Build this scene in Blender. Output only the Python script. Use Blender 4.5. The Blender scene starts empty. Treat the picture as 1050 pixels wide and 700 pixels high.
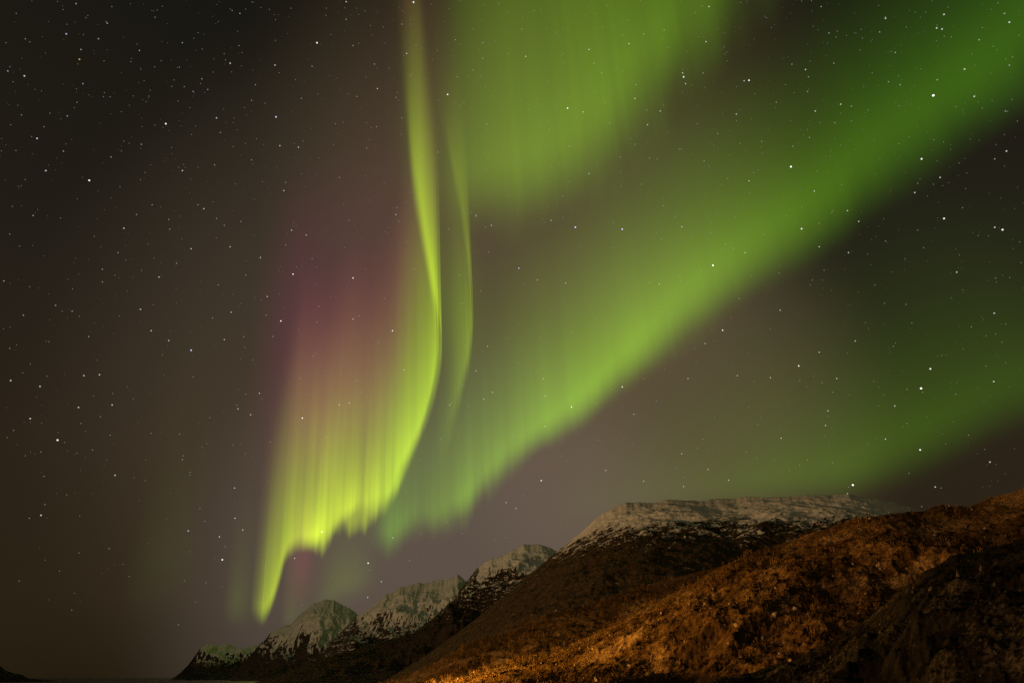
import bpy, bmesh, math, random
import numpy as np
from mathutils import Vector, Matrix

random.seed(7)
RNG = np.random.default_rng(11)
C = bpy.context.scene.collection
SC = bpy.context.scene

# ------------------------------------------------------------------ camera
W, H_, FPX = 1050.0, 700.0, 700.0            # photograph size and focal length in its pixels
PITCH = math.radians(26.2)
EYE = Vector((0.0, 0.0, 30.0))               # standing some 30 m above the fjord
cam_d = bpy.data.cameras.new('camera')
cam_d.sensor_width = 36.0
cam_d.lens = 36.0 * FPX / W
cam_d.clip_start = 0.5
cam_d.clip_end = 3.0e6
cam = bpy.data.objects.new('camera', cam_d)
cam.location = EYE
cam.rotation_euler = (math.pi / 2 + PITCH, 0, 0)
C.objects.link(cam)
SC.camera = cam
SC.render.resolution_x, SC.render.resolution_y = 1024, 682
SC.view_settings.view_transform = 'Standard'
SC.view_settings.look = 'None'
SC.view_settings.exposure = 0.0
SC.view_settings.gamma = 1.0
SC.cycles.transparent_max_bounces = 96
SC.cycles.max_bounces = 4
SC.cycles.diffuse_bounces = 2
SC.cycles.use_denoising = False
SC.cycles.use_adaptive_sampling = False
SC.cycles.sample_clamp_indirect = 2.0

FWD = Vector((0, math.cos(PITCH), math.sin(PITCH)))
UP = Vector((0, -math.sin(PITCH), math.cos(PITCH)))


def ray(px, py):
    d = FWD + Vector((1, 0, 0)) * ((px - W / 2) / FPX) + UP * ((H_ / 2 - py) / FPX)
    return d.normalized()


def azel(px, py):
    d = ray(px, py)
    return math.atan2(d.x, d.y), math.asin(d.z)


# ------------------------------------------------------------------ node helpers
class NT:
    def __init__(self, tree):
        self.t = tree
        tree.nodes.clear()

    def n(self, kind, **kw):
        nd = self.t.nodes.new(kind)
        for k, v in kw.items():
            setattr(nd, k, v)
        return nd

    def put(self, sock, v):
        if isinstance(v, bpy.types.NodeSocket):
            self.t.links.new(v, sock)
        elif v is not None:
            sock.default_value = v

    def m(self, op, a, b=None, c=None, clamp=False):
        nd = self.n('ShaderNodeMath', operation=op, use_clamp=clamp)
        self.put(nd.inputs[0], a)
        self.put(nd.inputs[1], b)
        self.put(nd.inputs[2], c)
        return nd.outputs[0]

    def rng(self, v, a, b, c=0.0, d=1.0, smooth=True):
        nd = self.n('ShaderNodeMapRange', interpolation_type='SMOOTHSTEP' if smooth else 'LINEAR')
        for i, x in enumerate((v, a, b, c, d)):
            self.put(nd.inputs[i], x)
        return nd.outputs[0]

    def mix(self, f, a, b, mode='MIX'):
        nd = self.n('ShaderNodeMix', data_type='RGBA', blend_type=mode)
        self.put(nd.inputs[0], f)
        self.put(nd.inputs[6], a)
        self.put(nd.inputs[7], b)
        return nd.outputs[2]

    def noise(self, vec, scale, detail=4.0, rough=0.55, dist=0.0):
        nd = self.n('ShaderNodeTexNoise')
        self.put(nd.inputs['Vector'], vec)
        nd.inputs['Scale'].default_value = scale
        nd.inputs['Detail'].default_value = detail
        nd.inputs['Roughness'].default_value = rough
        nd.inputs['Distortion'].default_value = dist
        return nd.outputs['Fac']

    def attr(self, name):
        nd = self.n('ShaderNodeAttribute', attribute_name=name)
        return nd.outputs['Fac']

    def comb(self, x, y, z):
        nd = self.n('ShaderNodeCombineXYZ')
        for i, v in enumerate((x, y, z)):
            self.put(nd.inputs[i], v)
        return nd.outputs[0]


def rgba(r, g, b):
    return (r, g, b, 1.0)


# ------------------------------------------------------------------ world: night sky with airglow
world = bpy.data.worlds.new('World')
SC.world = world
world.use_nodes = True
w = NT(world.node_tree)
tc = w.n('ShaderNodeTexCoord')
sep = w.n('ShaderNodeSeparateXYZ')
w.t.links.new(tc.outputs['Generated'], sep.inputs[0])
el = sep.outputs[2]
ramp = w.n('ShaderNodeValToRGB')
w.put(ramp.inputs[0], w.m('MULTIPLY_ADD', el, 1.0, 0.05))
cr = ramp.color_ramp
stops = [(0.0, (0.010, 0.007, 0.003)), (0.055, (0.018, 0.012, 0.0048)), (0.14, (0.024, 0.0165, 0.0078)),
         (0.32, (0.024, 0.0165, 0.0095)), (0.52, (0.0165, 0.0130, 0.0086)), (0.78, (0.0098, 0.0088, 0.0058)), (1.0, (0.0085, 0.0078, 0.0052))]
while len(cr.elements) < len(stops):
    cr.elements.new(0.5)
for e, (p, c) in zip(cr.elements, stops):
    e.position = p
    e.color = rgba(*c)


def lobe(px, py, inner, outer, col, power=1.0):
    """soft round airglow about one direction of the sky"""
    d = ray(px, py)
    dot = w.n('ShaderNodeVectorMath', operation='DOT_PRODUCT')
    w.t.links.new(tc.outputs['Generated'], dot.inputs[0])
    dot.inputs[1].default_value = d
    f = w.rng(dot.outputs['Value'], math.cos(math.radians(outer)), math.cos(math.radians(inner)))
    nd = w.n('ShaderNodeMix', data_type='RGBA')
    w.put(nd.inputs[0], f)
    nd.inputs[6].default_value = rgba(0, 0, 0)
    nd.inputs[7].default_value = rgba(*col)
    return nd.outputs[2]


sky = ramp.outputs[0]
for args in ((480, 400, 2, 34, (0.043, 0.0305, 0.0195)), (460, 610, 0, 24, (0.046, 0.037, 0.036)), (680, 440, 0, 19, (0.034, 0.022, 0.012)),
             (560, 150, 0, 24, (0.032, 0.0195, 0.009))):
    sky = w.mix(1.0, sky, lobe(*args), 'ADD')
bg = w.n('ShaderNodeBackground')
w.put(bg.inputs[0], sky)
bg.inputs[1].default_value = 1.0
out = w.n('ShaderNodeOutputWorld')
w.t.links.new(bg.outputs[0], out.inputs[0])

# ------------------------------------------------------------------ lights
sun_d = bpy.data.lights.new('weak_fill_sun', 'SUN')  # weak sun fill, added to bring out form on the snowy slopes
sun_d.energy = 0.12
sun_d.angle = math.radians(0.5)
sun_d.color = (1.0, 0.93, 0.58)
sun = bpy.data.objects.new('weak_fill_sun', sun_d)
sun.rotation_euler = (math.radians(62), 0, math.radians(-38))
C.objects.link(sun)


def lamp(name, loc, power, col, radius):
    d = bpy.data.lights.new(name, 'POINT')
    d.energy = power
    d.color = col
    d.shadow_soft_size = radius
    o = bpy.data.objects.new(name, d)
    o.location = loc
    C.objects.link(o)


SODIUM = (1.0, 0.52, 0.07)
# the lit town across the fjord, low on the left, and the street lamps of the road below the hillside
lamp('town_lights', (-4500, 300, 24), 7.6e8, (1.0, 0.58, 0.25), 60)
for x, y, z, p in ((-105, 680, 21, 2.8e6), (-210, 600, 14, 7.8e6)):
    lamp('street_lamp_light', (x, y, z), p, SODIUM, 2.0)


# ------------------------------------------------------------------ numpy gradient noise
PERM = RNG.permutation(256)
PERM = np.concatenate([PERM, PERM, PERM])
G2 = np.array([(math.cos(a), math.sin(a)) for a in np.linspace(0, 2 * math.pi, 16, endpoint=False)])


def perlin(x, y):
    xi, yi = np.floor(x).astype(int), np.floor(y).astype(int)
    xf, yf = x - xi, y - yi
    xi &= 255
    yi &= 255
    u = xf ** 3 * (xf * (xf * 6 - 15) + 10)
    v = yf ** 3 * (yf * (yf * 6 - 15) + 10)

    def g(ix, iy, dx, dy):
        h = PERM[PERM[ix] + iy] & 15
        return G2[h, 0] * dx + G2[h, 1] * dy
    n00, n10 = g(xi, yi, xf, yf), g(xi + 1, yi, xf - 1, yf)
    n01, n11 = g(xi, yi + 1, xf, yf - 1), g(xi + 1, yi + 1, xf - 1, yf - 1)
    a, b = n00 + u * (n10 - n00), n01 + u * (n11 - n01)
    return (a + v * (b - a)) * 1.5


def fbm(x, y, octaves, gain=0.5, ridged=0.0):
    s, amp, tot = 0.0, 1.0, 0.0
    for i in range(octaves):
        n = perlin(x + 37.3 * i, y - 17.7 * i)
        if ridged:
            n = n * (1 - ridged) + ridged * (1 - 2 * np.abs(n) * 1.3) * 0.8
        s = s + n * amp
        tot += amp
        amp *= gain
        x, y = x * 2.03, y * 2.03
    return s / tot


def smooth(a, b, x):
    t = np.clip((x - a) / (b - a), 0, 1)
    return t * t * (3 - 2 * t)


def catmull(pts, n):
    """dense samples through the rows of pts (any number of columns), even along the first two"""
    P = np.array(pts, float)
    P = np.vstack([2 * P[0] - P[1], P, 2 * P[-1] - P[-2]])
    res = []
    for i in range(1, len(P) - 2):
        p0, p1, p2, p3 = P[i - 1:i + 3]
        t = np.linspace(0, 1, 40, endpoint=False)[:, None]
        res.append(0.5 * (2 * p1 + (p2 - p0) * t + (2 * p0 - 5 * p1 + 4 * p2 - p3) * t ** 2 + (3 * p1 - p0 - 3 * p2 + p3) * t ** 3))
    D = np.vstack(res + [P[-2][None]])
    L = np.concatenate([[0], np.cumsum(np.hypot(*np.diff(D[:, :2], axis=0).T))])
    s = np.linspace(0, L[-1], n)
    return np.stack([np.interp(s, L, D[:, k]) for k in range(D.shape[1])], 1), s


# ------------------------------------------------------------------ mesh helpers
def grid_mesh(name, V, nu, nv, mat):
    me = bpy.data.meshes.new(name)
    me.vertices.add(nu * nv)
    me.vertices.foreach_set('co', V.reshape(-1).astype(np.float32))
    i, j = np.meshgrid(np.arange(nu - 1), np.arange(nv - 1), indexing='ij')
    a = (i * nv + j).ravel()
    F = np.stack([a, a + nv, a + nv + 1, a + 1], 1)
    me.loops.add(F.size)
    me.loops.foreach_set('vertex_index', F.ravel())
    me.polygons.add(len(F))
    me.polygons.foreach_set('loop_start', np.arange(0, F.size, 4))
    me.polygons.foreach_set('use_smooth', np.ones(len(F), bool))
    me.update()
    me.validate()
    if mat:
        me.materials.append(mat)
    return me


def tris_mesh(name, V, F, mat, smooth_=False):
    me = bpy.data.meshes.new(name)
    me.vertices.add(len(V))
    me.vertices.foreach_set('co', V.reshape(-1).astype(np.float32))
    me.loops.add(F.size)
    me.loops.foreach_set('vertex_index', F.ravel())
    me.polygons.add(len(F))
    me.polygons.foreach_set('loop_start', np.arange(0, F.size, F.shape[1]))
    me.polygons.foreach_set('use_smooth', np.full(len(F), smooth_))
    me.update()
    if mat:
        me.materials.append(mat)
    return me


def link(name, me, label=None, cat=None, kind=None, group=None):
    o = bpy.data.objects.new(name, me)
    C.objects.link(o)
    if label:
        o['label'] = label
    if cat:
        o['category'] = cat
    if kind:
        o['kind'] = kind
    if group:
        o['group'] = group
    return o


# ------------------------------------------------------------------ ground materials
def mat_mountain(name, snow_z, soft, rock_a, rock_b, scale, patch=0.0, slope=0.5, snow=(0.76, 0.76, 0.73), amp=1.0, bump=1.0, lee=0.0, zs=3.2):
    """rock and heath with snow lying above a ragged line and in scattered patches below it"""
    mt = bpy.data.materials.new(name)
    mt.use_nodes = True
    t = NT(mt.node_tree)
    geo = t.n('ShaderNodeNewGeometry')
    sp = t.n('ShaderNodeSeparateXYZ')
    t.t.links.new(geo.outputs['Position'], sp.inputs[0])
    sn = t.n('ShaderNodeSeparateXYZ')
    t.t.links.new(geo.outputs['Normal'], sn.inputs[0])
    P = geo.outputs['Position']
    big = t.noise(P, 1.0 / scale, 6, 0.6)
    mp = t.n('ShaderNodeMapping')
    t.put(mp.inputs[0], P)
    mp.inputs['Scale'].default_value = (1, 1, zs)
    fine = t.noise(mp.outputs[0], 9.0 / scale, 5, 0.65, 0.4)
    tiny = t.noise(mp.outputs[0], 42.0 / scale, 3, 0.6)
    h = t.m('DIVIDE', t.m('SUBTRACT', sp.outputs[2], snow_z), soft)
    h = t.m('ADD', h, t.m('MULTIPLY', t.m('SUBTRACT', big, 0.5), 4.2 * amp))
    h = t.m('ADD', h, t.m('MULTIPLY', t.m('SUBTRACT', fine, 0.5), 3.4 * amp))
    h = t.m('ADD', h, t.m('MULTIPLY', t.m('SUBTRACT', tiny, 0.5), 2.6 * amp))
    h = t.m('ADD', h, t.m('MULTIPLY', t.m('SUBTRACT', sn.outputs[2], 0.72), 4.0 * slope))
    h = t.m('ADD', h, t.m('MULTIPLY', sn.outputs[0], 3.0 * lee))
    f = t.rng(h, -0.3, 0.4)
    if patch:
        pz = t.rng(sp.outputs[2], snow_z - 5.5 * soft, snow_z - 0.5 * soft, 0.0, 0.14)
        pn = t.m('ADD', t.m('MULTIPLY', fine, 0.6), t.m('MULTIPLY', tiny, 0.4))
        pf = t.rng(t.m('ADD', pn, pz), 0.70 - patch, 0.76 - patch)
        f = t.m('MAXIMUM', f, pf)
    rock = t.mix(t.rng(t.m('ADD', t.m('MULTIPLY', fine, 0.35), t.m('MULTIPLY', tiny, 0.65)), 0.36, 0.66), rgba(*rock_a), rgba(*rock_b))
    col = t.mix(f, rock, rgba(*snow))
    b = t.n('ShaderNodeBump')
    b.inputs['Strength'].default_value = 0.9
    b.inputs['Distance'].default_value = scale * 0.03 * bump
    t.put(b.inputs['Height'], t.m('ADD', fine, t.m('MULTIPLY', tiny, t.m('MULTIPLY_ADD', f, -0.22, 0.3))))
    bs = t.n('ShaderNodeBsdfPrincipled')
    t.put(bs.inputs['Base Color'], col)
    bs.inputs['Roughness'].default_value = 0.85
    bs.inputs['Specular IOR Level'].default_value = 0.1
    t.t.links.new(b.outputs[0], bs.inputs['Normal'])
    o = t.n('ShaderNodeOutputMaterial')
    t.t.links.new(bs.outputs[0], o.inputs[0])
    return mt


def mat_heath(name, a, b_, c_, scale=1.0):
    """autumn heath and bare birch scrub ground with paler grass and stone showing through"""
    mt = bpy.data.materials.new(name)
    mt.use_nodes = True
    t = NT(mt.node_tree)
    geo = t.n('ShaderNodeNewGeometry')
    P = geo.outputs['Position']
    n1 = t.noise(P, 0.016 * scale, 6, 0.62, 0.6)
    n2 = t.noise(P, 0.16 * scale, 5, 0.65, 0.5)
    n3 = t.noise(P, 0.7 * scale, 3, 0.6)
    f = t.rng(t.m('ADD', t.m('MULTIPLY', n2, 0.6), t.m('MULTIPLY', n3, 0.4)), 0.38, 0.64)
    col = t.mix(f, rgba(*a), rgba(*b_))
    col = t.mix(t.rng(n1, 0.40, 0.56), t.mix(0.65, col, rgba(*a)), col)
    col = t.mix(t.rng(t.m('ADD', n1, t.m('MULTIPLY', n3, 0.5)), 0.80, 0.92), col, rgba(*c_))
    b = t.n('ShaderNodeBump')
    b.inputs['Strength'].default_value = 0.6
    b.inputs['Distance'].default_value = 0.9 / scale
    t.put(b.inputs['Height'], t.m('ADD', n2, t.m('MULTIPLY', n3, 0.5)))
    bs = t.n('ShaderNodeBsdfPrincipled')
    t.put(bs.inputs['Base Color'], col)
    bs.inputs['Roughness'].default_value = 0.9
    bs.inputs['Specular IOR Level'].default_value = 0.02
    t.t.links.new(b.outputs[0], bs.inputs['Normal'])
    o = t.n('ShaderNodeOutputMaterial')
    t.t.links.new(bs.outputs[0], o.inputs[0])
    return mt


def mat_plain(name, a, b_, scale):
    mt = bpy.data.materials.new(name)
    mt.use_nodes = True
    t = NT(mt.node_tree)
    tcn = t.n('ShaderNodeTexCoord')
    n = t.noise(tcn.outputs['Object'], scale, 5, 0.6)
    bs = t.n('ShaderNodeBsdfPrincipled')
    t.put(bs.inputs['Base Color'], t.mix(t.rng(n, 0.35, 0.65), rgba(*a), rgba(*b_)))
    bs.inputs['Roughness'].default_value = 0.9
    bs.inputs['Specular IOR Level'].default_value = 0.02
    o = t.n('ShaderNodeOutputMaterial')
    t.t.links.new(bs.outputs[0], o.inputs[0])
    return mt


# ------------------------------------------------------------------ terrain
TERRAIN = {}


def terrain(key, name, sil, dist, front, back, mat, label, cat, nu=420, m1=130, m2=30, big=40.0, bscale=600.0, fine=4.0, fscale=60.0,
            ridged=0.6, conc=1.25, zfoot=-6.0, seed=0.0, ribs=0.0, jag=0.0):
    """one massif: a crest seen along `sil` (photo pixels), `dist` m away, falling to its foot `front` m away and again behind it"""
    ae = np.array([azel(x, y) for x, y in sil])
    az = np.linspace(ae[0, 0], ae[-1, 0], nu)
    elv = np.interp(az, ae[:, 0], ae[:, 1])
    k = np.linspace(0, 1, nu)
    dk = np.array(dist, float)
    D = np.interp(k, np.linspace(0, 1, len(dk)), dk)
    fk = np.array(front, float)
    Fd = np.interp(k, np.linspace(0, 1, len(fk)), fk)
    D = D * (1 + 0.03 * fbm(az * 7 + seed, az * 0 + seed, 2))
    zr = EYE.z + D * np.tan(elv)
    t1 = np.linspace(0, 1, m1) ** 0.8
    t2 = np.linspace(0, 1, m2)[1:]
    R = np.concatenate([Fd[:, None] + (D - Fd)[:, None] * t1[None], D[:, None] + back * t2[None] * np.ones((nu, 1))], 1)
    prof = np.concatenate([t1 ** conc, 1 - 0.9 * t2 ** 1.2])[None] * np.ones((nu, 1))
    gw = max(3, int(nu * 0.045))
    gk = np.exp(-0.5 * (np.arange(-3 * gw, 3 * gw + 1) / gw) ** 2)
    zs = np.convolve(np.pad(zr, 3 * gw, mode='reflect', reflect_type='odd'), gk / gk.sum(), 'valid')
    near_crest = np.concatenate([smooth(0.80, 1.0, t1), 1 - smooth(0.0, 0.5, t2)])[None]
    Z = zfoot + (zs[:, None] + (zr - zs)[:, None] * near_crest - zfoot) * prof
    X = np.sin(az)[:, None] * R
    Y = np.cos(az)[:, None] * R
    damp = np.concatenate([smooth(0, 0.25, t1) * (1 - 0.88 * smooth(0.6, 1.0, t1)), 0.12 + 0.6 * smooth(0.1, 0.6, t2)])[None]
    low = np.clip((zr - zfoot) / (0.55 * (zr.max() - zfoot)), 0.04, 1)[:, None]
    damp = damp * low
    Z = Z + big * fbm(X / bscale + seed, Y / bscale - seed, 6, 0.5, ridged) * damp
    if ribs:
        w1 = perlin(X / 700 + seed, Y / 700) * 0.5
        rb = fbm(az[:, None] * D[:, None] / 260.0 + w1 + seed, R / 1500.0 + 0 * X, 5, 0.5, 0.95)
        Z = Z + ribs * rb * np.concatenate([smooth(0.05, 0.4, t1) * (1 - 0.8 * smooth(0.85, 1.0, t1)), 0.2 + 0 * t2])[None] * low
    if jag:
        jg = fbm(az * D / 150.0 + seed, az * 0 + 2.2, 5, 0.6, 0.7)[:, None]
        Z = Z + jag * jg * np.concatenate([smooth(0.82, 1.0, t1), 1 - smooth(0, 0.3, t2)])[None] * low
    fd = np.concatenate([smooth(0, 0.1, t1) * (1 - 0.55 * smooth(0.85, 1, t1)), 0.45 + 0 * t2])[None]
    Z = Z + fine * fbm(X / fscale - seed, Y / fscale + 2 * seed, 5, 0.62) * fd * low ** 0.5
    V = np.stack([X, Y, Z], 2)
    me = grid_mesh(name, V, nu, m1 + m2 - 1, mat)
    TERRAIN[key] = (V, m1)
    return link(name, me, label, cat, 'structure')


# ground sheet out to the horizon
m_water = bpy.data.materials.new('fjord_water')
m_water.use_nodes = True
t = NT(m_water.node_tree)
gg = t.n('ShaderNodeNewGeometry')
bp = t.n('ShaderNodeBump')
bp.inputs['Strength'].default_value = 0.25
bp.inputs['Distance'].default_value = 0.4
t.put(bp.inputs['Height'], t.noise(gg.outputs['Position'], 0.15, 3, 0.6))
bs = t.n('ShaderNodeBsdfPrincipled')
bs.inputs['Base Color'].default_value = rgba(0.012, 0.012, 0.010)
bs.inputs['Roughness'].default_value = 0.4
bs.inputs['Specular IOR Level'].default_value = 0.25
t.t.links.new(bp.outputs[0], bs.inputs['Normal'])
oo = t.n('ShaderNodeOutputMaterial')
t.t.links.new(bs.outputs[0], oo.inputs[0])
a = np.linspace(0, 2 * math.pi, 97)
rr = np.array([0.0, 400, 1500, 6000, 25000, 90000, 260000])
V = np.stack([np.sin(a)[:, None] * rr[None], np.cos(a)[:, None] * rr[None], np.zeros((97, 7))], 2)
g = grid_mesh('water', V[:, ::-1], 97, 7, m_water)
link('water', g, 'dark fjord water reaching the horizon at lower left', 'water', 'structure')

ROCK = ((0.020, 0.017, 0.014), (0.07, 0.058, 0.045))
m_far = mat_mountain('far_snow_rock', 370, 150, *ROCK, 900, slope=0.85, amp=0.5, lee=0.5, bump=0.3)
m_mid = mat_mountain('mid_snow_rock', 470, 130, *ROCK, 800, slope=0.85, patch=0.02, amp=0.5, lee=0.6, bump=0.3)
m_peak = mat_mountain('peak_snow_rock', 660, 100, (0.016, 0.012, 0.008), (0.042, 0.029, 0.016), 600, slope=1.2, patch=0.03, amp=0.85, lee=0.4, bump=0.7)
m_dome = mat_mountain('dome_snow_heath', 560, 50, (0.022, 0.015, 0.008), (0.075, 0.046, 0.020), 420, slope=1.5, patch=0.06, amp=1.15, lee=-0.1, bump=0.6, zs=1.0, snow=(0.70, 0.66, 0.60))

terrain('edge', 'mountain', [(-140, 640), (-60, 655), (-20, 672), (0, 682), (6, 687), (15, 690), (22, 691), (29, 695), (60, 698)], (9000,), (7000,), 1500,
        mat_plain('edge_rock', (0.012, 0.01, 0.007), (0.03, 0.024, 0.016), 0.004),
        'dark slope running down into the lower left corner', 'mountain', nu=160, m1=40, m2=12, big=30)
terrain('far', 'mountain', [(160, 705), (172, 698), (185, 690), (193, 682), (200, 672), (206, 664), (213, 660), (225, 662), (233, 660), (241, 662), (249, 665), (258, 662),
                           (266, 664), (280, 672), (300, 690)], (14000,), (11500,), 2500, m_far,
        'small dim snow-dusted peak farthest left of the mountain row', 'mountain', nu=260, m1=90, m2=20, big=190, bscale=900, fine=18, fscale=160, ridged=0.9, seed=2.1, ribs=80, jag=30)
terrain('left', 'mountain', [(228, 705), (236, 697), (245, 684), (254, 675), (262, 666), (272, 656), (277, 649), (284, 646), (290, 643), (298, 642), (304, 635), (312, 628),
                            (322, 620), (328, 618), (334, 614), (343, 616), (352, 621), (358, 623), (366, 630), (376, 643), (392, 660), (420, 690)], (11000,), (8200,), 2500, m_far,
        'pointed snowy peak below the foot of the bright aurora curtain', 'mountain', nu=360, m1=120, m2=20, big=230, bscale=1100, fine=13, fscale=160, ridged=0.9, seed=5.2, ribs=75, jag=38)
terrain('middle', 'mountain', [(290, 694), (300, 688), (317, 677), (328, 671), (340, 657), (357, 640), (366, 631), (377, 624), (388, 617), (397, 609), (404, 607), (410, 603), (420, 602),
                              (428, 599), (436, 600), (445, 597), (455, 596), (462, 593), (466, 592), (469, 588), (474, 593), (482, 600), (500, 612), (530, 640)], (8200,), (5600,), 2200, m_mid,
        'broad snow-faced mountain with dark rocky left ridge between two peaks', 'mountain', nu=420, m1=130, m2=20, big=220, bscale=1000, fine=11, fscale=130, ridged=0.9, seed=9.4, ribs=70, jag=32)
terrain('shoulder', 'mountain', [(250, 703), (280, 694), (300, 686), (329, 675), (360, 667), (394, 657), (423, 649), (440, 637), (455, 625), (466, 613), (477, 601), (486, 588), (493, 581),
                                (500, 575), (510, 572), (520, 567), (530, 563), (537, 559), (545, 560), (552, 559), (560, 562), (590, 575), (640, 600)], (5600,), (2900, 3200), 1500, m_peak,
        'steep dark mountain shoulder with snow only around its craggy top', 'mountain', nu=460, m1=150, m2=24, big=170, bscale=700, fine=22, fscale=90, ridged=0.9, seed=1.7, ribs=50, jag=16)
terrain('dome', 'mountain', [(380, 706), (430, 676), (470, 648), (500, 625), (525, 605), (545, 587), (560, 574), (575, 562), (587, 553), (597, 546), (606, 537), (618, 527), (630, 520), (642, 516),
                            (655, 515), (668, 516), (684, 513), (700, 513), (716, 514), (740, 511), (755, 512), (765, 510), (790, 511), (810, 509), (830, 508), (850, 508), (870, 507), (885, 510),
                            (900, 512), (920, 516), (935, 521), (950, 527), (1000, 545), (1060, 570)], (3000, 3100, 3000), (1250, 1350, 1500), 1500, m_dome,
        'large round-topped mountain with snowy summit plateau and dark brown flank', 'mountain', nu=760, m1=260, m2=30, big=48, bscale=380, fine=14, fscale=80, ridged=0.5, conc=0.88, jag=9, seed=4.4)

m_fell = mat_heath('dim_fell_heath', (0.030, 0.017, 0.007), (0.115, 0.062, 0.020), (0.20, 0.13, 0.06), 0.7)
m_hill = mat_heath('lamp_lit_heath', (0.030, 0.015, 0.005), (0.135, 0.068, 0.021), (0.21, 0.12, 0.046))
m_near = mat_heath('shade_toned_near_heath', (0.005, 0.0036, 0.0024), (0.016, 0.0115, 0.007), (0.045, 0.033, 0.021), 1.5)  # near-black heath: the slope's shade is put into its colour
m_shade_scrub = mat_plain('shade_toned_scrub', (0.010, 0.006, 0.003), (0.035, 0.020, 0.009), 0.3)  # darker copy of the scrub colour, carrying the near slope's shade
terrain('fell', 'hill', [(370, 708), (394, 699), (420, 690), (443, 681), (456, 673), (468, 666), (480, 660), (494, 654), (517, 648), (537, 639), (557, 631), (580, 625), (600, 620), (640, 606), (690, 592),
                        (760, 575), (830, 565)], (1250, 1300), (760, 800), 500, m_fell,
        'brown heath slope behind the lamp-lit hillside, below the dark flank', 'hill', nu=560, m1=150, m2=20, big=20, bscale=170, fine=5, fscale=26, conc=1.1, seed=6.6)
terrain('hill', 'hill', [(390, 716), (450, 698), (500, 686), (530, 677), (560, 669), (585, 660), (607, 651), (625, 642), (645, 632), (662, 624), (680, 614), (696, 606), (711, 598), (727, 587), (749, 577),
                        (765, 570), (780, 563), (800, 558), (821, 552), (835, 547), (847, 543), (862, 538), (878, 533), (895, 530), (915, 528), (930, 526), (947, 526), (957, 521), (966, 519), (980, 521),
                        (994, 521), (1005, 516), (1016, 511), (1030, 508), (1050, 502), (1100, 488), (1180, 470)], (820, 800, 760), (360, 380, 400), 400, m_hill,
        'rugged orange hillside lit by street lamps, rising to the right', 'hill', nu=900, m1=300, m2=30, big=26, bscale=150, fine=4.2, fscale=15, ridged=0.75, conc=1.05, seed=3.9, jag=3.0)
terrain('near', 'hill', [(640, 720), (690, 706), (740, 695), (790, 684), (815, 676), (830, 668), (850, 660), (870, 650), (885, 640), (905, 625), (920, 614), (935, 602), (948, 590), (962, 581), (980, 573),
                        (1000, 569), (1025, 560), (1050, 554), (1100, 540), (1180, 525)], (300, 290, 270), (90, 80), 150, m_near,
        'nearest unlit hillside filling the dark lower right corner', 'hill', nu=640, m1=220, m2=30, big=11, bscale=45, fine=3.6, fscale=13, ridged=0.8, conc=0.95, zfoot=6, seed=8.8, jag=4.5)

# ------------------------------------------------------------------ scrub: bare birch thicket too dense to count
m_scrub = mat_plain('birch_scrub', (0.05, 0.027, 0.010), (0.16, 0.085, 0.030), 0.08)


def shrub(seed):
    r = np.random.default_rng(seed)
    vs, fs = [], []

    def blade(p, q, w0, w1):
        d = q - p
        s = np.cross(d, r.normal(size=3))
        s /= np.linalg.norm(s) + 1e-6
        b = len(vs)
        vs.extend([p - s * w0, p + s * w0, q + s * w1])
        fs.append((b, b + 1, b + 2))
    for k in range(r.integers(2, 5)):
        base = np.array([r.normal() * 0.14, r.normal() * 0.14, -0.15])
        top = base + np.array([r.normal() * 0.12, r.normal() * 0.12, 0.8 + r.random() * 0.4])
        blade(base, top, 0.034, 0.008)
        blade(base, top, 0.034, 0.008)
        for q in range(7):
            t = 0.35 + 0.6 * r.random()
            p = base + (top - base) * t
            e = p + np.array([r.normal() * 0.13, r.normal() * 0.13, 0.18 + 0.2 * r.random()])
            blade(p, e, 0.016, 0.005)
            c = p + (e - p) * (0.6 + 0.4 * r.random())
            if q % 3 == 0:
                blade(c - np.array([0, 0, 0.06]), c + np.array([r.normal() * 0.04, r.normal() * 0.04, 0.12]), 0.04, 0.015)
    return np.array(vs), np.array(fs)


PROTO = [shrub(s) for s in range(6)]


def scatter(key, count, hmin, hmax, mat, name, label, cat, tmax=1.0, protos=PROTO, clump=30.0, sink=0.0):
    V, m1 = TERRAIN[key]
    nu = V.shape[0]
    VV, FF, off = [], [], 0
    done = 0
    while done < count:
        i = int(RNG.integers(0, nu - 2))
        j = int(RNG.integers(int(m1 * 0.05), int(m1 * tmax)))
        u, v = RNG.random(2)
        p = V[i, j] * (1 - u) * (1 - v) + V[i + 1, j] * u * (1 - v) + V[i, j + 1] * (1 - u) * v + V[i + 1, j + 1] * u * v
        if float(perlin(np.array([p[0] / clump]), np.array([p[1] / clump]))[0]) + 0.35 * RNG.normal() < 0.0:
            continue
        vs, fs = protos[int(RNG.integers(0, len(protos)))]
        h = hmin + (hmax - hmin) * RNG.random() ** 1.6
        an = RNG.random() * 6.28
        c, s = math.cos(an), math.sin(an)
        q = vs * h
        q = np.stack([q[:, 0] * c - q[:, 1] * s, q[:, 0] * s + q[:, 1] * c, q[:, 2] - sink * h], 1) + p
        VV.append(q)
        FF.append(fs + off)
        off += len(vs)
        done += 1
    me = tris_mesh(name, np.vstack(VV), np.vstack(FF), mat)
    return link(name, me, label, cat, 'stuff')


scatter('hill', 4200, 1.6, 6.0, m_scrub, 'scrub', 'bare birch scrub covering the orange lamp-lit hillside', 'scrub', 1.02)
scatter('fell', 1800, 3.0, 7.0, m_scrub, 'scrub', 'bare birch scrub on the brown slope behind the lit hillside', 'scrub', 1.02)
scatter('near', 900, 0.6, 2.4, m_shade_scrub, 'scrub', 'low dark scrub on the unlit nearest hillside', 'scrub', 1.02, clump=12.0)


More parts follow.
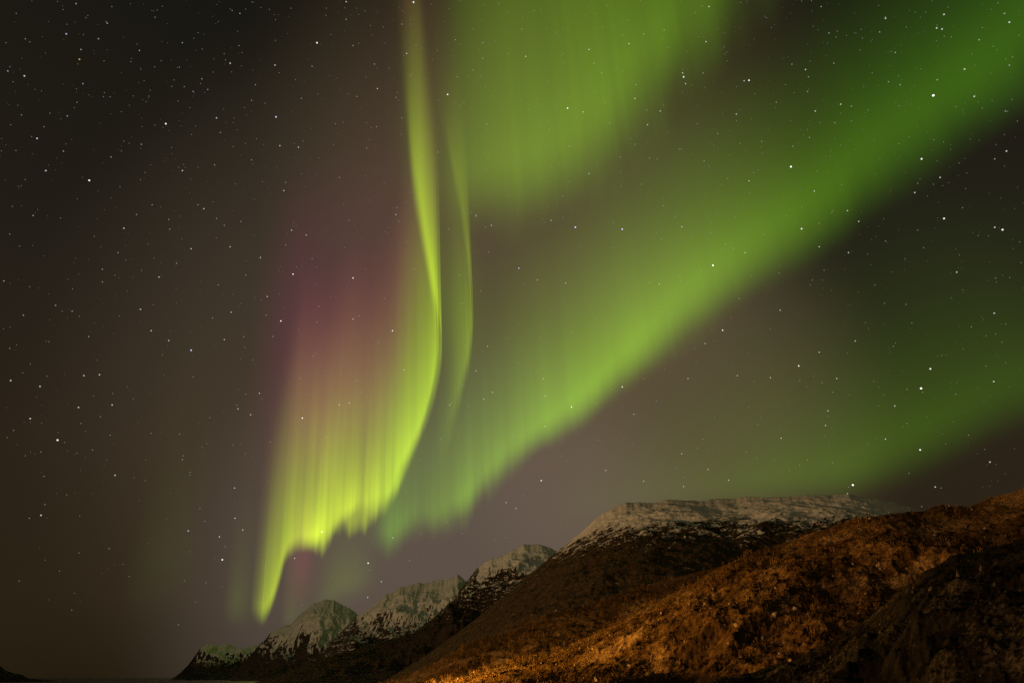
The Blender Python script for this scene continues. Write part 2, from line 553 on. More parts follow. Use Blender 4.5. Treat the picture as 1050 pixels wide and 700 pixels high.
# ------------------------------------------------------------------ boulders and stones
def rock_mesh(seed, sub=3):
    r = np.random.default_rng(seed)
    bm = bmesh.new()
    bmesh.ops.create_icosphere(bm, subdivisions=sub, radius=1.0)
    o = r.random(3) * 50
    planes = [(lambda d: d / np.linalg.norm(d))(r.normal(size=3)) for _ in range(9)]
    for v in bm.verts:
        p = np.array(v.co)
        k = 1.0
        for d in planes:
            q = p @ d
            if q > 0.62:
                k = min(k, 0.62 / q)
        n = float(fbm(np.array([p[0] * 1.7 + o[0] + p[2]]), np.array([p[1] * 1.7 + o[1] - p[2]]), 3)[0])
        v.co = Vector(p * (k + 0.16 * n)) * 1.2
    bm.verts.index_update()
    Vv = np.array([v.co[:] for v in bm.verts])
    Ff = np.array([[v.index for v in f.verts] for f in bm.faces])
    bm.free()
    return Vv, Ff


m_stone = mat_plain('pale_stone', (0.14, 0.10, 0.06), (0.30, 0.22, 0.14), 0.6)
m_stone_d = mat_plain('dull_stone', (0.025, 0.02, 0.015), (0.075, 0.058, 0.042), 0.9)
STONES = [rock_mesh(40 + s, 1) for s in range(5)]
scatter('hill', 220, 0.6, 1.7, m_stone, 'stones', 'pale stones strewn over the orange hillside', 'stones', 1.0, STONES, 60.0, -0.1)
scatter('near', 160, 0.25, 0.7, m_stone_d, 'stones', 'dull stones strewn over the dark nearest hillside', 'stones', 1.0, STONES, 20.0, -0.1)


def surface_at(px, py, key):
    """the terrain point that shows at a photo pixel"""
    V, m1 = TERRAIN[key]
    d = np.array(ray(px, py))
    P = V[:, :m1].reshape(-1, 3) - np.array(EYE)
    L = np.linalg.norm(P, axis=1)
    return Vector((P[np.argmax(P @ d / L)] + np.array(EYE)))


BOULDERS = [
    (732, 604, 4.2, 'hill', 'pale orange boulder high under the crest of the lit hillside'),
    (725, 620, 6.5, 'hill', 'wide lit rock face just below the high pale boulder'),
    (646, 684, 5.5, 'hill', 'bright orange boulder low on the lit slope near the picture bottom'),
    (796, 631, 6.5, 'hill', 'tall bright rock, left of a pair on the mid hillside'),
    (815, 624, 4.2, 'hill', 'small bright rock, right of a pair on the mid hillside'),
    (755, 640, 3.6, 'hill', 'dim rock below the left of the bright pair'),
    (903, 580, 4.0, 'hill', 'lone pale stone on the dark reddish upper right slope'),
    (612, 697, 4.6, 'hill', 'lit boulder at the bottom edge left of the brightest boulder'),
    (985, 590, 3.0, 'near', 'larger grey rock on the knoll at far right'),
    (1008, 582, 2.2, 'near', 'smaller grey rock right of the larger one on the knoll'),
    (955, 605, 2.4, 'near', 'grey rock lowest left on the knoll at far right'),
    (880, 668, 1.6, 'near', 'dark flat rock on the near slope below the lit hillside'),
]
for k, (px, py, size, key, lab) in enumerate(BOULDERS):
    vv, ff = rock_mesh(100 + k, 3)
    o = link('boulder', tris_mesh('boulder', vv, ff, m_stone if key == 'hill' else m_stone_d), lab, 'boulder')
    o.location = surface_at(px, py, key)
    o.scale = (size * 0.5, size * 0.45, size * 0.42)
    o.rotation_euler = (0.2 * k, 0.13 * k, 1.1 * k)

# ------------------------------------------------------------------ aurora (drawn at a tenth of its true height: lower edge 10 km up)
ALT = 10000.0


TOPN = 4.6                                   # curtain height in local scale heights
FIELD = ray(420, -1400)                      # the rays follow the magnetic field, a little off the vertical
FIELD = np.array(FIELD / FIELD.z)


def mat_aurora(name, green, yellow, red, freq):
    """optically thin glowing air: adds its own light, hides nothing behind it"""
    mt = bpy.data.materials.new(name)
    mt.use_nodes = True
    t = NT(mt.node_tree)
    u, v = t.attr('along'), t.attr('height')
    seed = t.attr('sheet')
    r = t.m('MULTIPLY', t.attr('rays'), t.m('POWER', 2.71828, t.m('MULTIPLY', v, -0.55)))
    n = t.noise(t.comb(t.m('MULTIPLY', u, freq), t.m('MULTIPLY', seed, 9.7), t.m('MULTIPLY', v, 0.12)), 1.0, 3.0, 0.62)
    n2 = t.noise(t.comb(t.m('MULTIPLY', u, freq * 0.3), t.m('MULTIPLY_ADD', seed, 5.1, 40.0), t.m('MULTIPLY', v, 0.3)), 1.0, 2.0, 0.5)
    k = t.m('MULTIPLY', t.m('SUBTRACT', n, 0.5), t.m('MULTIPLY', r, 3.4))
    k2 = t.m('MULTIPLY', t.m('SUBTRACT', n2, 0.5), t.m('MULTIPLY', r, 4.4))
    fac = t.m('MAXIMUM', t.m('ADD', 1.0, t.m('ADD', k, k2)), 0.04)
    vs = t.m('ADD', v, t.m('MULTIPLY', t.m('MULTIPLY_ADD', k, 0.6, t.m('MULTIPLY', k2, 1.2)), t.m('MULTIPLY', t.attr('soft'), 0.6)))
    up = t.rng(vs, 0.0, t.attr('soft'))
    hs = t.m('MAXIMUM', t.m('MULTIPLY_ADD', k, 0.35, 1.0), 0.3)
    fall = t.m('POWER', 2.71828, t.m('MULTIPLY', t.m('DIVIDE', v, hs), -1.0))
    top = t.rng(v, TOPN * 0.5, TOPN * 0.98, 1.0, 0.0)
    gr = t.m('MULTIPLY', t.m('MULTIPLY', t.attr('glow'), fac), t.m('MULTIPLY', up, t.m('MULTIPLY', fall, top)))
    rd = t.m('MULTIPLY', t.attr('red'), t.m('MULTIPLY', t.rng(v, 0.3, 1.9), t.rng(v, 2.0, TOPN * 0.98, 1.0, 0.0)))
    rd = t.m('MULTIPLY', rd, t.m('MULTIPLY_ADD', k2, 0.3, 1.0))
    col = t.mix(t.attr('warm'), rgba(*green), rgba(*yellow))
    sc1 = t.n('ShaderNodeVectorMath', operation='SCALE')
    t.put(sc1.inputs[0], col)
    t.put(sc1.inputs['Scale'], gr)
    sc2 = t.n('ShaderNodeVectorMath', operation='SCALE')
    sc2.inputs[0].default_value = red
    t.put(sc2.inputs['Scale'], rd)
    ad = t.n('ShaderNodeVectorMath', operation='ADD')
    t.put(ad.inputs[0], sc1.outputs[0])
    t.put(ad.inputs[1], sc2.outputs[0])
    em = t.n('ShaderNodeEmission')
    t.put(em.inputs[0], ad.outputs[0])
    tr = t.n('ShaderNodeBsdfTransparent')
    add = t.n('ShaderNodeAddShader')
    t.t.links.new(em.outputs[0], add.inputs[0])
    t.t.links.new(tr.outputs[0], add.inputs[1])
    o = t.n('ShaderNodeOutputMaterial')
    t.t.links.new(add.outputs[0], o.inputs[0])
    mt.cycles.emission_sampling = 'NONE'
    return mt


def pixel(P):
    d = P - np.array(EYE)
    z = np.maximum(d @ np.array(FWD), 1.0)
    return d[..., 0] / z * FPX, -(d @ np.array(UP)) / z * FPX


def aurora(pts, mat, label, sheets=4, spread=(0.02,), n=360, nv=44, alt=ALT, topn=TOPN):
    """pts: px, py of the lower border; glow, scale height and softness of the fringe (as seen, in photo pixels), red, warm, rays"""
    S, s = catmull(pts, n)
    base = np.zeros((n, 3))
    tall = np.zeros(n)
    soft = np.zeros(n)
    hh = np.linspace(0, 1, 260) ** 2 * 12.0
    for i in range(n):
        d = np.array(ray(S[i, 0], S[i, 1]))
        base[i] = np.array(EYE) + d * (alt / d[2])
        x, y = pixel(base[i][None] + FIELD[None] * (hh * alt)[:, None])
        px_up = np.hypot(x - x[0], y - y[0])
        tall[i] = np.interp(max(S[i, 3], 5), px_up, hh)
        soft[i] = np.interp(max(S[i, 7], 3), px_up, hh) / tall[i]
    tan = np.gradient(base, axis=0)
    nor = np.stack([-tan[:, 1], tan[:, 0], tan[:, 2] * 0], 1)
    nor /= np.linalg.norm(nor, axis=1)[:, None] + 1e-9
    hv = topn * np.linspace(0, 1, nv) ** 1.5 - 0.34
    cols = {'glow': S[:, 2], 'red': S[:, 4], 'warm': S[:, 5], 'rays': S[:, 6], 'soft': soft}
    sp = np.interp(np.linspace(0, 1, n), np.linspace(0, 1, len(spread)), spread)
    VS, data, FS = [], {k: [] for k in list(cols) + ['along', 'height', 'sheet']}, []
    for q in range(sheets):
        o = ((q + 0.5) / sheets - 0.5) * 2 * sp * alt
        wob = perlin(s / 90.0 + 13.1 * q, s * 0 + q * 3.7) * sp * alt * 0.8
        b = base + nor * (o + wob)[:, None]
        V = b[:, None, :] + FIELD[None, None] * (hv[None] * tall[:, None] * alt)[:, :, None]
        VS.append(V.reshape(-1, 3))
        one = np.ones((n, nv))
        for k, c in cols.items():
            x = np.maximum(c, 0.0)[:, None] * one
            data[k].append((x / sheets if k in ('glow', 'red') else x).ravel())
        data['along'].append(((s / 1000.0)[:, None] * one).ravel())
        data['height'].append((hv[None] * one).ravel())
        data['sheet'].append((q * one).ravel())
        i, j = np.meshgrid(np.arange(n - 1), np.arange(nv - 1), indexing='ij')
        a_ = (i * nv + j).ravel() + q * n * nv
        FS.append(np.stack([a_, a_ + nv, a_ + nv + 1, a_ + 1], 1))
    me = tris_mesh('aurora_curtain', np.vstack(VS), np.vstack(FS), mat, True)
    for k, arr in data.items():
        at = me.attributes.new(k, 'FLOAT', 'POINT')
        at.data.foreach_set('value', np.concatenate(arr).astype(np.float32))
    return link('aurora_curtain', me, label, 'aurora', None, 'aurora curtains across the night sky')


GREEN, YEL = (0.25, 0.86, 0.008), (0.56, 1.0, 0.018)
MAG = (0.60, 0.030, 0.17)
m_main = mat_aurora('aurora_bright', (0.46, 0.98, 0.02), (0.76, 1.04, 0.010), MAG, 44.0)
m_band = mat_aurora('aurora_band', GREEN, YEL, MAG, 42.0)
m_haze = mat_aurora('aurora_haze', GREEN, YEL, MAG, 16.0)

#        px   py   glow  tall  red   warm rays soft
aurora([(255, 636, 0.00, 60, 0.00, 1.0, 0.3, 24),
        (263, 641, 0.20, 70, 0.02, 1.0, 0.3, 22),
        (271, 641, 0.56, 78, 0.03, 1.0, 0.6, 22),
        (279, 626, 0.64, 84, 0.05, 1.0, 0.6, 22),
        (286, 600, 0.62, 82, 0.08, 1.0, 0.6, 20),
        (293, 576, 0.62, 80, 0.11, 1.0, 0.8, 20),
        (307, 566, 0.66, 78, 0.13, 1.0, 1.2, 20),
        (328, 557, 0.66, 76, 0.15, 1.0, 1.4, 20),
        (350, 540, 0.64, 78, 0.15, 1.0, 1.4, 20),
        (378, 530, 0.66, 74, 0.14, 1.0, 1.5, 20),
        (400, 520, 0.68, 82, 0.12, 0.9, 1.1, 18),
        (414, 487, 0.64, 88, 0.09, 0.8, 0.6, 15),
        (431, 448, 0.64, 94, 0.05, 0.7, 0.3, 14),
        (443, 410, 0.62, 92, 0.03, 0.7, 0.2, 16),
        (450, 372, 0.64, 70, 0.02, 0.7, 0.1, 20),
        (449, 340, 0.64, 66, 0.02, 0.7, 0.1, 26),
        (442, 303, 0.66, 76, 0.02, 0.7, 0.1, 40),
        (432, 255, 0.62, 92, 0.03, 0.7, 0.1, 60),
        (423, 208, 0.36, 90, 0.03, 0.7, 0.1, 70),
        (417, 160, 0.13, 85, 0.03, 0.7, 0.1, 85),
        (412, 112, 0.03, 90, 0.03, 0.7, 0.1, 90),
        (408, 65, 0.015, 90, 0.02, 0.7, 0.1, 90),
        (404, 15, 0.0, 90, 0.02, 0.7, 0.1, 90),
        (400, -60, 0.0, 90, 0.0, 0.7, 0.1, 90)], m_main,
       'brightest yellow-green aurora curtain, folded, with magenta glow above its fringe', sheets=5, spread=(0.02, 0.03, 0.02, 0.008, 0.003, 0.003, 0.003), n=640)
aurora([(448, 500, 0.00, 80, 0.0, 0.5, 0.3, 40),
        (459, 470, 0.06, 80, 0.0, 0.5, 0.3, 40),
        (471, 425, 0.17, 115, 0.0, 0.5, 0.3, 35),
        (480, 385, 0.22, 100, 0.0, 0.6, 0.3, 25),
        (485, 340, 0.21, 64, 0.0, 0.7, 0.3, 20),
        (482, 290, 0.19, 50, 0.0, 0.8, 0.2, 26),
        (475, 240, 0.13, 50, 0.0, 0.8, 0.2, 32),
        (466, 195, 0.10, 44, 0.0, 0.8, 0.1, 26),
        (457, 150, 0.05, 34, 0.0, 0.8, 0.1, 22),
        (450, 110, 0.00, 34, 0.0, 0.8, 0.1, 22)], m_main,
       'thin green aurora filament hanging just right of the bright fold', sheets=2, spread=(0.006,))
aurora([(366, 566, 0.00, 60, 0.0, 0.3, 0.5, 30),
        (384, 570, 0.07, 70, 0.0, 0.2, 0.5, 30),
        (402, 570, 0.38, 75, 0.0, 0.2, 0.9, 30),
        (424, 552, 0.24, 85, 0.0, 0.3, 0.8, 30),
        (448, 548, 0.27, 85, 0.0, 0.4, 0.8, 30),
        (470, 534, 0.30, 85, 0.0, 0.5, 0.8, 30),
        (500, 505, 0.33, 80, 0.0, 0.5, 0.6, 32),
        (550, 470, 0.50, 80, 0.0, 0.5, 0.4, 36),
        (600, 437, 0.58, 80, 0.0, 0.5, 0.3, 40),
        (660, 390, 0.60, 85, 0.0, 0.5, 0.2, 50),
        (730, 337, 0.53, 85, 0.0, 0.45, 0.15, 60),
        (800, 292, 0.44, 80, 0.0, 0.42, 0.1, 70),
        (880, 240, 0.39, 72, 0.0, 0.3, 0.1, 80),
        (970, 175, 0.35, 75, 0.0, 0.1, 0.1, 85),
        (1060, 110, 0.38, 70, 0.0, 0.0, 0.1, 85),
        (1160, 20, 0.25, 70, 0.0, 0.0, 0.1, 85),
        (1230, -60, 0.0, 70, 0.0, 0.0, 0.1, 85)], m_band,
       'broad green aurora band sweeping from centre up to the top right corner', sheets=6, spread=(0.006, 0.012, 0.05, 0.08, 0.08), n=420)
aurora([(446, 240, 0.00, 170, 0.0, 0.7, 0.4, 70),
        (460, 243, 0.07, 180, 0.0, 0.7, 0.4, 75),
        (482, 245, 0.20, 200, 0.0, 0.7, 0.4, 80),
        (515, 245, 0.31, 220, 0.0, 0.7, 0.6, 85),
        (555, 238, 0.35, 240, 0.0, 0.62, 0.55, 90),
        (598, 212, 0.35, 240, 0.0, 0.58, 0.6, 90),
        (642, 165, 0.35, 200, 0.0, 0.52, 0.65, 85),
        (688, 104, 0.29, 160, 0.0, 0.42, 0.4, 85),
        (740, 26, 0.20, 120, 0.0, 0.4, 0.4, 65),
        (790, -60, 0.0, 100, 0.0, 0.4, 0.2, 65)], m_haze,
       'hazy green aurora patch hanging at the top centre', sheets=6, spread=(0.02, 0.06), topn=3.2)
aurora([(560, 560, 0.00, 70, 0.0, 0.5, 0.1, 40),
        (660, 540, 0.05, 80, 0.0, 0.3, 0.1, 40),
        (780, 530, 0.115, 90, 0.0, 0.25, 0.1, 45),
        (870, 518, 0.150, 90, 0.0, 0.22, 0.1, 50),
        (940, 495, 0.145, 90, 0.0, 0.18, 0.1, 60),
        (1010, 465, 0.125, 95, 0.0, 0.12, 0.1, 65),
        (1080, 435, 0.11, 90, 0.0, 0.1, 0.1, 65),
        (1180, 390, 0.0, 90, 0.0, 0.0, 0.1, 65)], m_haze,
       'dim green aurora band low on the right above the snowy round mountain', sheets=4, spread=(0.1,))
aurora([(226, 644, 0.0, 40, 0.0, 1.0, 0.2, 40),
        (237, 646, 0.07, 45, 0.0, 1.0, 0.2, 40),
        (246, 647, 0.06, 45, 0.0, 1.0, 0.2, 40),
        (258, 648, 0.0, 40, 0.0, 1.0, 0.2, 40)], m_haze,
       'faint yellowish aurora ray left of the bright curtain foot', sheets=2, spread=(0.05,), n=60)
aurora([(120, 645, 0.0, 110, 0.0, 1.0, 0.2, 90),
        (160, 640, 0.018, 120, 0.0, 1.0, 0.2, 90),
        (205, 640, 0.0, 110, 0.0, 1.0, 0.2, 90)], m_haze,
       'very faint tall greenish aurora ray in the far left sky', sheets=2, spread=(0.05,), n=60)
aurora([(286, 650, 0.0, 40, 0.0, 1.0, 0.4, 25),
        (296, 650, 0.05, 40, 0.06, 1.0, 0.4, 25),
        (308, 648, 0.03, 40, 0.09, 1.0, 0.5, 25),
        (322, 640, 0.02, 40, 0.02, 1.0, 0.5, 25),
        (345, 625, 0.10, 40, 0.0, 1.0, 0.5, 30),
        (362, 618, 0.085, 40, 0.0, 1.0, 0.5, 30),
        (390, 605, 0.0, 40, 0.0, 1.0, 0.4, 30)], m_haze,
       'faint reddish aurora rays reaching down between curtain fringe and peak', sheets=2, spread=(0.05,), n=80)

aurora([(404, 380, 0.0, 130, 0.0, 0.8, 0.4, 110),
        (418, 388, 0.035, 135, 0.0, 0.8, 0.4, 110),
        (436, 392, 0.085, 140, 0.01, 0.8, 0.5, 110),
        (456, 396, 0.115, 140, 0.01, 0.7, 0.5, 100),
        (474, 394, 0.095, 130, 0.01, 0.6, 0.5, 90),
        (492, 380, 0.03, 120, 0.0, 0.6, 0.4, 90),
        (508, 365, 0.0, 110, 0.0, 0.6, 0.4, 90)], m_haze,
       'feathery green aurora haze between the bright fold and the filament', sheets=3, spread=(0.03,), n=140)
aurora([(402, 215, 0.0, 120, 0.0, 0.8, 0.4, 100),
        (412, 228, 0.05, 100, 0.01, 0.8, 0.4, 100),
        (426, 240, 0.12, 100, 0.01, 0.75, 0.4, 100),
        (440, 246, 0.11, 100, 0.01, 0.7, 0.4, 100),
        (454, 246, 0.04, 120, 0.01, 0.7, 0.4, 100),
        (468, 240, 0.0, 110, 0.0, 0.7, 0.4, 100)], m_haze,
       'blurred green aurora plume fading upward above the bright fold', sheets=3, spread=(0.03,), n=120)
aurora([(236, 560, 0.0, 110, 0.0, 1.0, 0.3, 60),
        (262, 560, 0.0, 110, 0.035, 1.0, 0.3, 60),
        (284, 556, 0.0, 112, 0.075, 1.0, 0.3, 60),
        (310, 548, 0.0, 112, 0.065, 1.0, 0.3, 60),
        (350, 525, 0.0, 112, 0.05, 1.0, 0.3, 60),
        (390, 500, 0.0, 112, 0.04, 1.0, 0.3, 60),
        (420, 480, 0.0, 112, 0.02, 1.0, 0.3, 60),
        (445, 460, 0.0, 130, 0.0, 1.0, 0.3, 60)],
       mat_aurora('aurora_veil', GREEN, YEL, (0.56, 0.03, 0.24), 14.0),
       'soft purple aurora veil high on the left of the bright curtain', sheets=3, spread=(0.1,), n=120)

# ------------------------------------------------------------------ stars
STAR_R = 9.0e5
# bright, easily found stars: x y colour brightness | how one finds it
ANCHORS = [
    (81.5, 61, 'amber', 3, 'amber star high at far left'), (68, 35, 'blue', 3, 'blue star near the top left corner'),
    (170, 127, 'white', 4, 'brightest star left of the top fold'), (38, 142, 'white', 3, 'bright star near the upper left edge'),
    (91.5, 185, 'white', 4, 'brightest star at far left'), (156, 210, 'white', 2, 'close pair in the left sky'),
    (236, 253, 'white', 3, 'bright star left of the magenta top'), (163, 284, 'white', 3, 'bright star in the middle left sky'),
    (144, 317, 'white', 3, 'star above the long left gap'), (196, 359, 'blue', 4, 'bluish star left of the magenta glow'),
    (59, 451, 'white', 4, 'brightest star low at far left'), (80.5, 417.5, 'white', 3, 'star above the low left star'),
    (187, 471, 'white', 2, 'lower left star near faint ray'), (240.5, 500, 'white', 3, 'star beside the curtain left edge'),
    (228, 573.5, 'white', 4, 'brightest star left of curtain foot'), (42, 528, 'white', 3, 'lowest bright star at far left'),
    (330, 545, 'white', 4, 'star touching the curtain lower fringe'), (377.5, 577, 'white', 4, 'brightest star above the left peaks'),
    (377, 612, 'white', 3, 'lowest star between two snowy peaks'), (420, 574.5, 'white', 2, 'star above the middle mountain'),
    (310, 428.5, 'white', 4, 'brightest star in the lower magenta'), (358, 413, 'white', 3, 'star in the yellow glow'),
    (288, 329, 'white', 4, 'star on the magenta left edge'), (300.5, 281, 'white', 4, 'star in the magenta upper left'),
    (362, 285, 'white', 4, 'star in the upper magenta centre'), (402.5, 339, 'white', 4, 'star left of the bright fold'),
    (325, 44, 'white', 4, 'bright star left of fold top'), (283, 120, 'blue', 4, 'blue star in dark upper sky'),
    (287, 149.5, 'white', 3, 'star below the dark blue star'), (291, 195.5, 'white', 3, 'star above the magenta glow'),
    (424, 2.5, 'white', 4, 'bright star at the fold top edge'), (417, 55, 'white', 3, 'star on the faint fold top'),
    (387, 91, 'white', 3, 'star left of the fading fold'), (459, 97, 'white', 4, 'star between fold and hazy patch'),
    (406, 220, 'white', 3, 'star hugging the fold left edge'), (488, 221, 'white', 3, 'star under the hazy patch corner'),
    (590, 233, 'violet', 5, 'left violet star of the centre'), (638, 235, 'violet', 5, 'right violet star of the centre'),
    (532, 275, 'violet', 4, 'lone violet star near the filament'), (539, 58, 'white', 3, 'bright star inside the hazy patch'),
    (604, 51, 'white', 3, 'star in the patch bright streak'), (582, 111, 'white', 4, 'brightest star in the hazy patch'),
    (598, 115, 'white', 3, 'star right of the patch brightest'), (651, 101, 'white', 3, 'star on the patch right edge'),
    (701, 79, 'white', 4, 'tight trio in the dark gap'), (768, 82.5, 'white', 4, 'star pair right of the trio'),
    (724, 43, 'white', 3, 'star above the dark gap trio'), (755, 117, 'white', 3, 'star below the dark gap pair'),
    (908, 19, 'white', 3, 'star near the top right edge'), (968, 15, 'white', 3, 'star near the top right corner'),
    (960.5, 29, 'white', 3, 'close pair near top right corner'), (989, 71, 'white', 3, 'star high in the band end'),
    (957, 98, 'white', 5, 'brightest star in the band end'), (999, 99, 'white', 3, 'star right of the band-end star'),
    (862, 107, 'white', 3, 'star above the band upper middle'), (826, 71.5, 'white', 3, 'star above the band in haze'),
    (811, 171, 'white', 5, 'brightest star in the band middle'), (945, 163, 'white', 4, 'star on band lower right rim'),
    (822, 234.5, 'white', 4, 'star on band lower middle rim'), (880.5, 227, 'white', 3, 'star just under the band rim'),
    (731, 272, 'white', 5, 'brightest star of the lower band'), (699, 232.5, 'white', 3, 'star inside the band core'),
    (768, 185.5, 'white', 3, 'star above the band core'), (676, 291, 'white', 3, 'star in the band brightest part'),
    (840, 253, 'white', 3, 'star below the band rim star'), (968, 224, 'white', 4, 'star in the dark right sky'),
    (1028, 235.5, 'white', 4, 'brighter star of right-edge pair'), (938, 197.5, 'white', 3, 'star below the band right end'),
    (981, 279, 'white', 3, 'star in the right dark wedge'), (1019.5, 321, 'white', 3, 'star above the dim right band'),
    (741, 338.5, 'white', 4, 'star below the band lower rim'), (638, 396.5, 'white', 4, 'star just below the band centre'),
    (586, 417, 'white', 4, 'star on the band lower fringe'), (650, 424.5, 'white', 3, 'star below the centre band star'),
    (555, 492.5, 'white', 4, 'star below the band left part'), (705.5, 388, 'white', 3, 'star in the dark central wedge'),
    (819, 375, 'white', 4, 'bright star in the dark lower wedge'), (954, 378, 'white', 4, 'bright star above the dim band'),
    (944.5, 398, 'white', 5, 'brightest star of dim band'), (917.5, 416, 'white', 3, 'star left of the dim band star'),
    (943.5, 461, 'white', 4, 'star on the dim band rim'), (874.5, 497, 'white', 5, 'star resting over the snowy summit'),
    (959, 499, 'white', 3, 'low cluster right of the summit'), (1015, 473.5, 'white', 3, 'star low near the right edge'),
    (846.5, 436, 'white', 3, 'star in dim band left part'), (801, 449, 'white', 3, 'star above the summit plateau'),
    (747, 492, 'white', 3, 'star above the plateau left half'), (701, 498.5, 'white', 3, 'star close above the snowy plateau'),
    (660, 493, 'white', 3, 'star above the plateau left end'), (877, 349.5, 'white', 3, 'star at the dim band top'),
]
OTHERS = """83,51,2 25,78,3 8,73,2 85,86,2 110,24,2 78,4,2 101,40,2 143,52,2 187,44,2 236,65,3 222,121,3 226,136,2 69,119,2 65,155,2 114,161,2 145,148,2 207,81,2 198,94,2
213,92,2 189,89,1 220,169,2 246,14,2 238,11,1 258,103,2 258,164,2 245,47,1 26,40,1 79,105,1 45,130,1 22,118,1 184,69,1 159,18,1 355,2,3 355,20,2 412,25,2 282,67,3 306,151,3 309,101,2
362,47,2 384,66,2 386,130,2 320,68,2 344,127,1 467,41,2 495,44,2 485,72,2 469,79,2 449,156,2 366,99,2 262,87,2 412,121,2 499,127,2 376,152,2 406,100,2 495,60,2 535,30,2 645,45,3 660,35,2
681,31,2 727,7,3 700,75,3 703,86,3 721,75,2 763,83,3 652,87,2 664,128,3 677,114,3 663,113,2 625,126,2 651,148,2 722,165,2 736,137,2 697,153,2 666,162,2 674,163,2 636,161,2 584,150,2 609,65,2
617,75,2 715,127,1 759,147,1 966,30,3 1035,23,3 1004,41,2 812,66,2 829,79,2 855,65,2 836,114,3 873,109,2 918,54,2 923,87,2 911,84,2 902,33,2 1030,14,2 856,126,2 828,94,2 1032,155,3 1020,163,2
1031,114,2 1035,67,2 961,82,2 830,141,2 813,150,2 842,7,2 796,105,2 781,145,2 850,34,2 47,175,3 127,234,3 34,221,2 121,259,2 155,339,3 173,349,3 209,214,3 173,225,2 174,235,2 196,255,3
230,231,2 247,227,2 237,320,3 230,348,3 250,345,2 224,292,2 4,288,2 74,319,2 24,323,2 91,345,2 187,175,3 105,289,2 105,276,2 181,270,2 10,240,1 140,220,2 57,313,2 203,210,2 218,326,2 252,282,2
222,224,2 293,187,2 348,182,2 299,236,3 314,241,3 320,265,2 267,264,3 407,213,2 358,226,2 274,304,3 325,330,2 362,327,3 368,324,2 293,251,2 394,306,2 425,276,2 504,231,3 498,233,2 501,258,2
474,311,2 471,282,2 493,298,2 280,345,2 460,235,2 409,227,2 353,254,1 273,323,2 327,314,2 565,226,3 629,228,2 551,287,3 580,290,3 666,290,2 679,320,2 758,306,2 764,259,3 604,178,3 577,201,2
680,211,2 658,189,2 637,191,2 692,222,2 678,245,2 629,254,2 587,341,2 612,326,2 744,250,2 752,255,2 729,239,2 577,223,2 556,225,2 773,177,2 746,183,2 869,216,3 870,259,3 835,196,3 964,182,3
941,188,2 1020,233,3 941,236,2 908,247,2 947,254,2 845,277,2 833,287,2 831,292,2 897,292,2 800,318,3 907,311,2 929,312,2 996,335,2 935,331,2 799,280,2 853,218,2 840,229,2 1021,285,1 987,213,2
102,384,3 86,385,3 11,390,3 41,396,3 115,415,3 31,429,3 103,427,2 155,444,2 184,445,2 188,467,2 118,487,3 244,419,3 243,415,2 257,425,3 252,404,2 251,356,2 239,456,2 215,428,2 198,386,2
95,461,2 42,463,2 45,488,2 14,441,2 195,484,2 205,521,2 10,357,2 46,517,2 83,434,1 113,446,1 259,369,2 414,379,3 266,403,3 348,415,3 310,436,2 461,415,3 463,413,2 488,380,3 500,355,3 505,402,3
496,409,3 452,450,2 474,395,2 418,479,2 519,515,3 431,471,2 481,417,2 371,402,2 366,390,2 335,448,2 321,365,2 375,489,2 388,351,2 308,388,1 277,453,2 673,411,2 557,388,3 551,381,2 544,383,2
559,406,3 559,437,3 756,385,3 773,391,2 777,435,2 699,465,3 726,481,3 621,482,3 529,521,3 576,467,2 596,428,2 611,413,2 627,399,2 721,450,2 715,459,2 526,446,2 614,451,2 537,507,2 660,388,2
531,372,2 723,352,3 765,463,2 701,489,2 790,387,3 858,388,3 946,402,2 930,399,2 1019,391,3 849,421,3 908,450,3 869,506,3 870,499,2 932,485,2 965,500,2 840,361,3 930,434,2 828,471,2 820,477,2
854,474,2 993,446,2 820,390,2 854,402,2 945,519,2 843,392,2 916,355,2 980,404,2 30,531,2 193,544,3 241,531,3 249,543,3 225,550,3 211,597,2 183,640,2 210,534,2 231,560,2 112,562,1 302,572,3
391,596,3 379,584,2 403,551,3 431,547,2 474,547,2 458,535,2 449,528,2 507,553,2 519,551,2"""
OTHERS = [tuple(float(v) for v in q.split(',')) for q in OTHERS.split()]

TINT = {'white': (1.0, 0.97, 0.90), 'amber': (1.0, 0.62, 0.22), 'blue': (0.62, 0.72, 1.0), 'violet': (0.62, 0.50, 1.0)}
LEVEL = {1: (0.36, 0.22), 2: (0.42, 0.32), 3: (0.51, 0.58), 4: (0.64, 1.1), 5: (0.80, 1.5)}    # radius in photo pixels, glow
PIX = STAR_R / FPX


def mat_star(name, col, power):
    mt = bpy.data.materials.new(name)
    mt.use_nodes = True
    t = NT(mt.node_tree)
    em = t.n('ShaderNodeEmission')
    em.inputs[0].default_value = rgba(*col)
    em.inputs[1].default_value = power
    o = t.n('ShaderNodeOutputMaterial')
    t.t.links.new(em.outputs[0], o.inputs[0])
    mt.cycles.emission_sampling = 'NONE'
    return mt


bm = bmesh.new()
bmesh.ops.create_icosphere(bm, subdivisions=1, radius=1.0)
bm.verts.index_update()
SV = np.array([v.co[:] for v in bm.verts])
SF = np.array([[v.index for v in f.verts] for f in bm.faces])
bm.free()
STAR_ME = {}


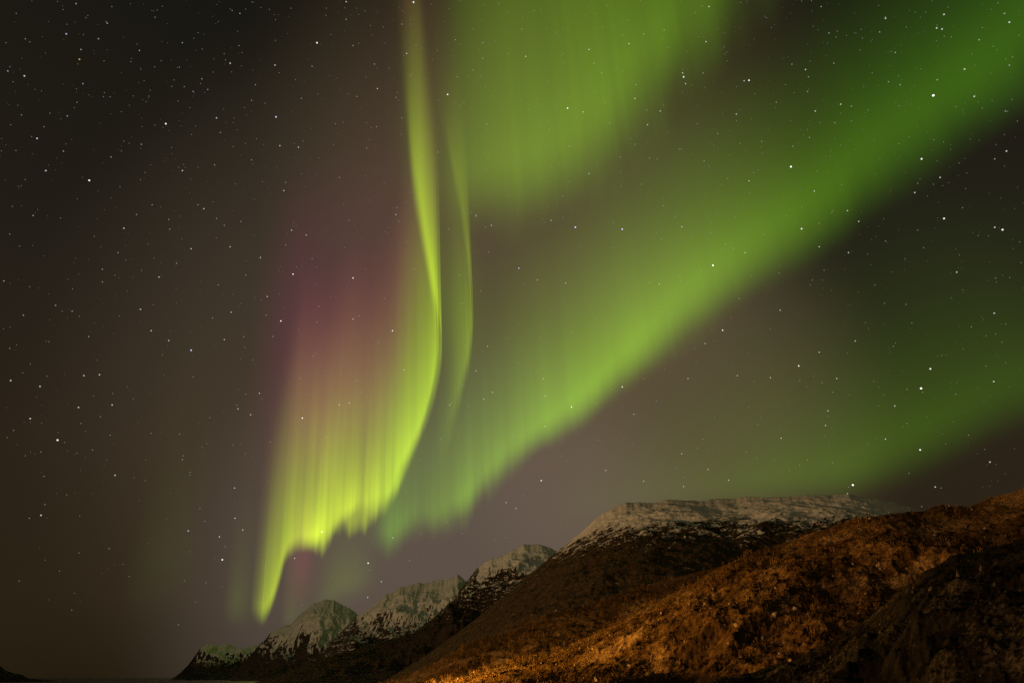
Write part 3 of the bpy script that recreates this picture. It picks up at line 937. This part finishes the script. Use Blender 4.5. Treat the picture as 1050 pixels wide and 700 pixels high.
def star(x, y, tint, lev, label):
    key = (tint, lev)
    if key not in STAR_ME:
        STAR_ME[key] = tris_mesh('star', SV, SF, mat_star('starlight_%s' % tint, TINT[tint], LEVEL[lev][1]), True)
    o = link('star', STAR_ME[key], label, 'star', None, 'stars in the night sky')
    d = ray(x, y)
    o.location = EYE + d * STAR_R
    o.scale = [LEVEL[lev][0] * PIX / max(0.6, d.dot(FWD)) * d.dot(FWD) ** 0] * 3


for x, y, tint, lev, where in ANCHORS:
    star(x, y, tint, lev, where if tint in where or tint == 'white' else tint + ' ' + where)
DIRS = ['right of', 'to the upper right of', 'above', 'to the upper left of', 'left of', 'to the lower left of', 'below', 'to the lower right of']
OTHERS.sort(key=lambda q: -q[2])
single, rest = OTHERS[:300 - len(ANCHORS)], OTHERS[300 - len(ANCHORS):]
buckets = {}
for x, y, lev in single:
    dd = [math.hypot(x - q[0], y - q[1]) for q in ANCHORS]
    i = int(np.argmin(dd))
    k = int(round(math.degrees(math.atan2(ANCHORS[i][1] - y, x - ANCHORS[i][0])) / 45.0)) % 8
    buckets.setdefault((i, k), []).append((dd[i], x, y, int(lev)))
RANK = ['', 'second ', 'third ', 'fourth ', 'fifth ', 'sixth ', 'seventh ', 'eighth ']
for (i, k), lst in buckets.items():
    for r, (dist_, x, y, lev) in enumerate(sorted(lst)):
        kind = 'small white star' if lev >= 3 else 'faint white star'
        star(x, y, 'white', lev, ('%s%s %s the %s' % (RANK[r], kind, DIRS[k], ANCHORS[i][4])).replace('to the ', '') if r else '%s %s the %s' % (kind, DIRS[k], ANCHORS[i][4]))

# the remaining star dust: one object
pts = [(x, y, 0.44) for x, y, lev in rest]
while len(pts) < 2300:
    x, y = random.uniform(-60, 1110), random.uniform(-60, 640)
    if random.random() < 0.15 + 0.85 * (1 - max(0, y) / 640.0):
        pts.append((x, y, random.choice((0.16, 0.2, 0.2, 0.25, 0.3, 0.36))))
VV, FF = [], []
for q, (x, y, r) in enumerate(pts):
    d = ray(x, y)
    VV.append(SV * (r * PIX) + np.array(EYE + d * STAR_R * 1.02))
    FF.append(SF + q * len(SV))
link('stars', tris_mesh('stars', np.vstack(VV), np.vstack(FF), mat_star('star_dust', (1.0, 0.93, 0.85), 0.26), True),
     'faint dust of countless small stars over the whole sky', 'stars', 'stuff')
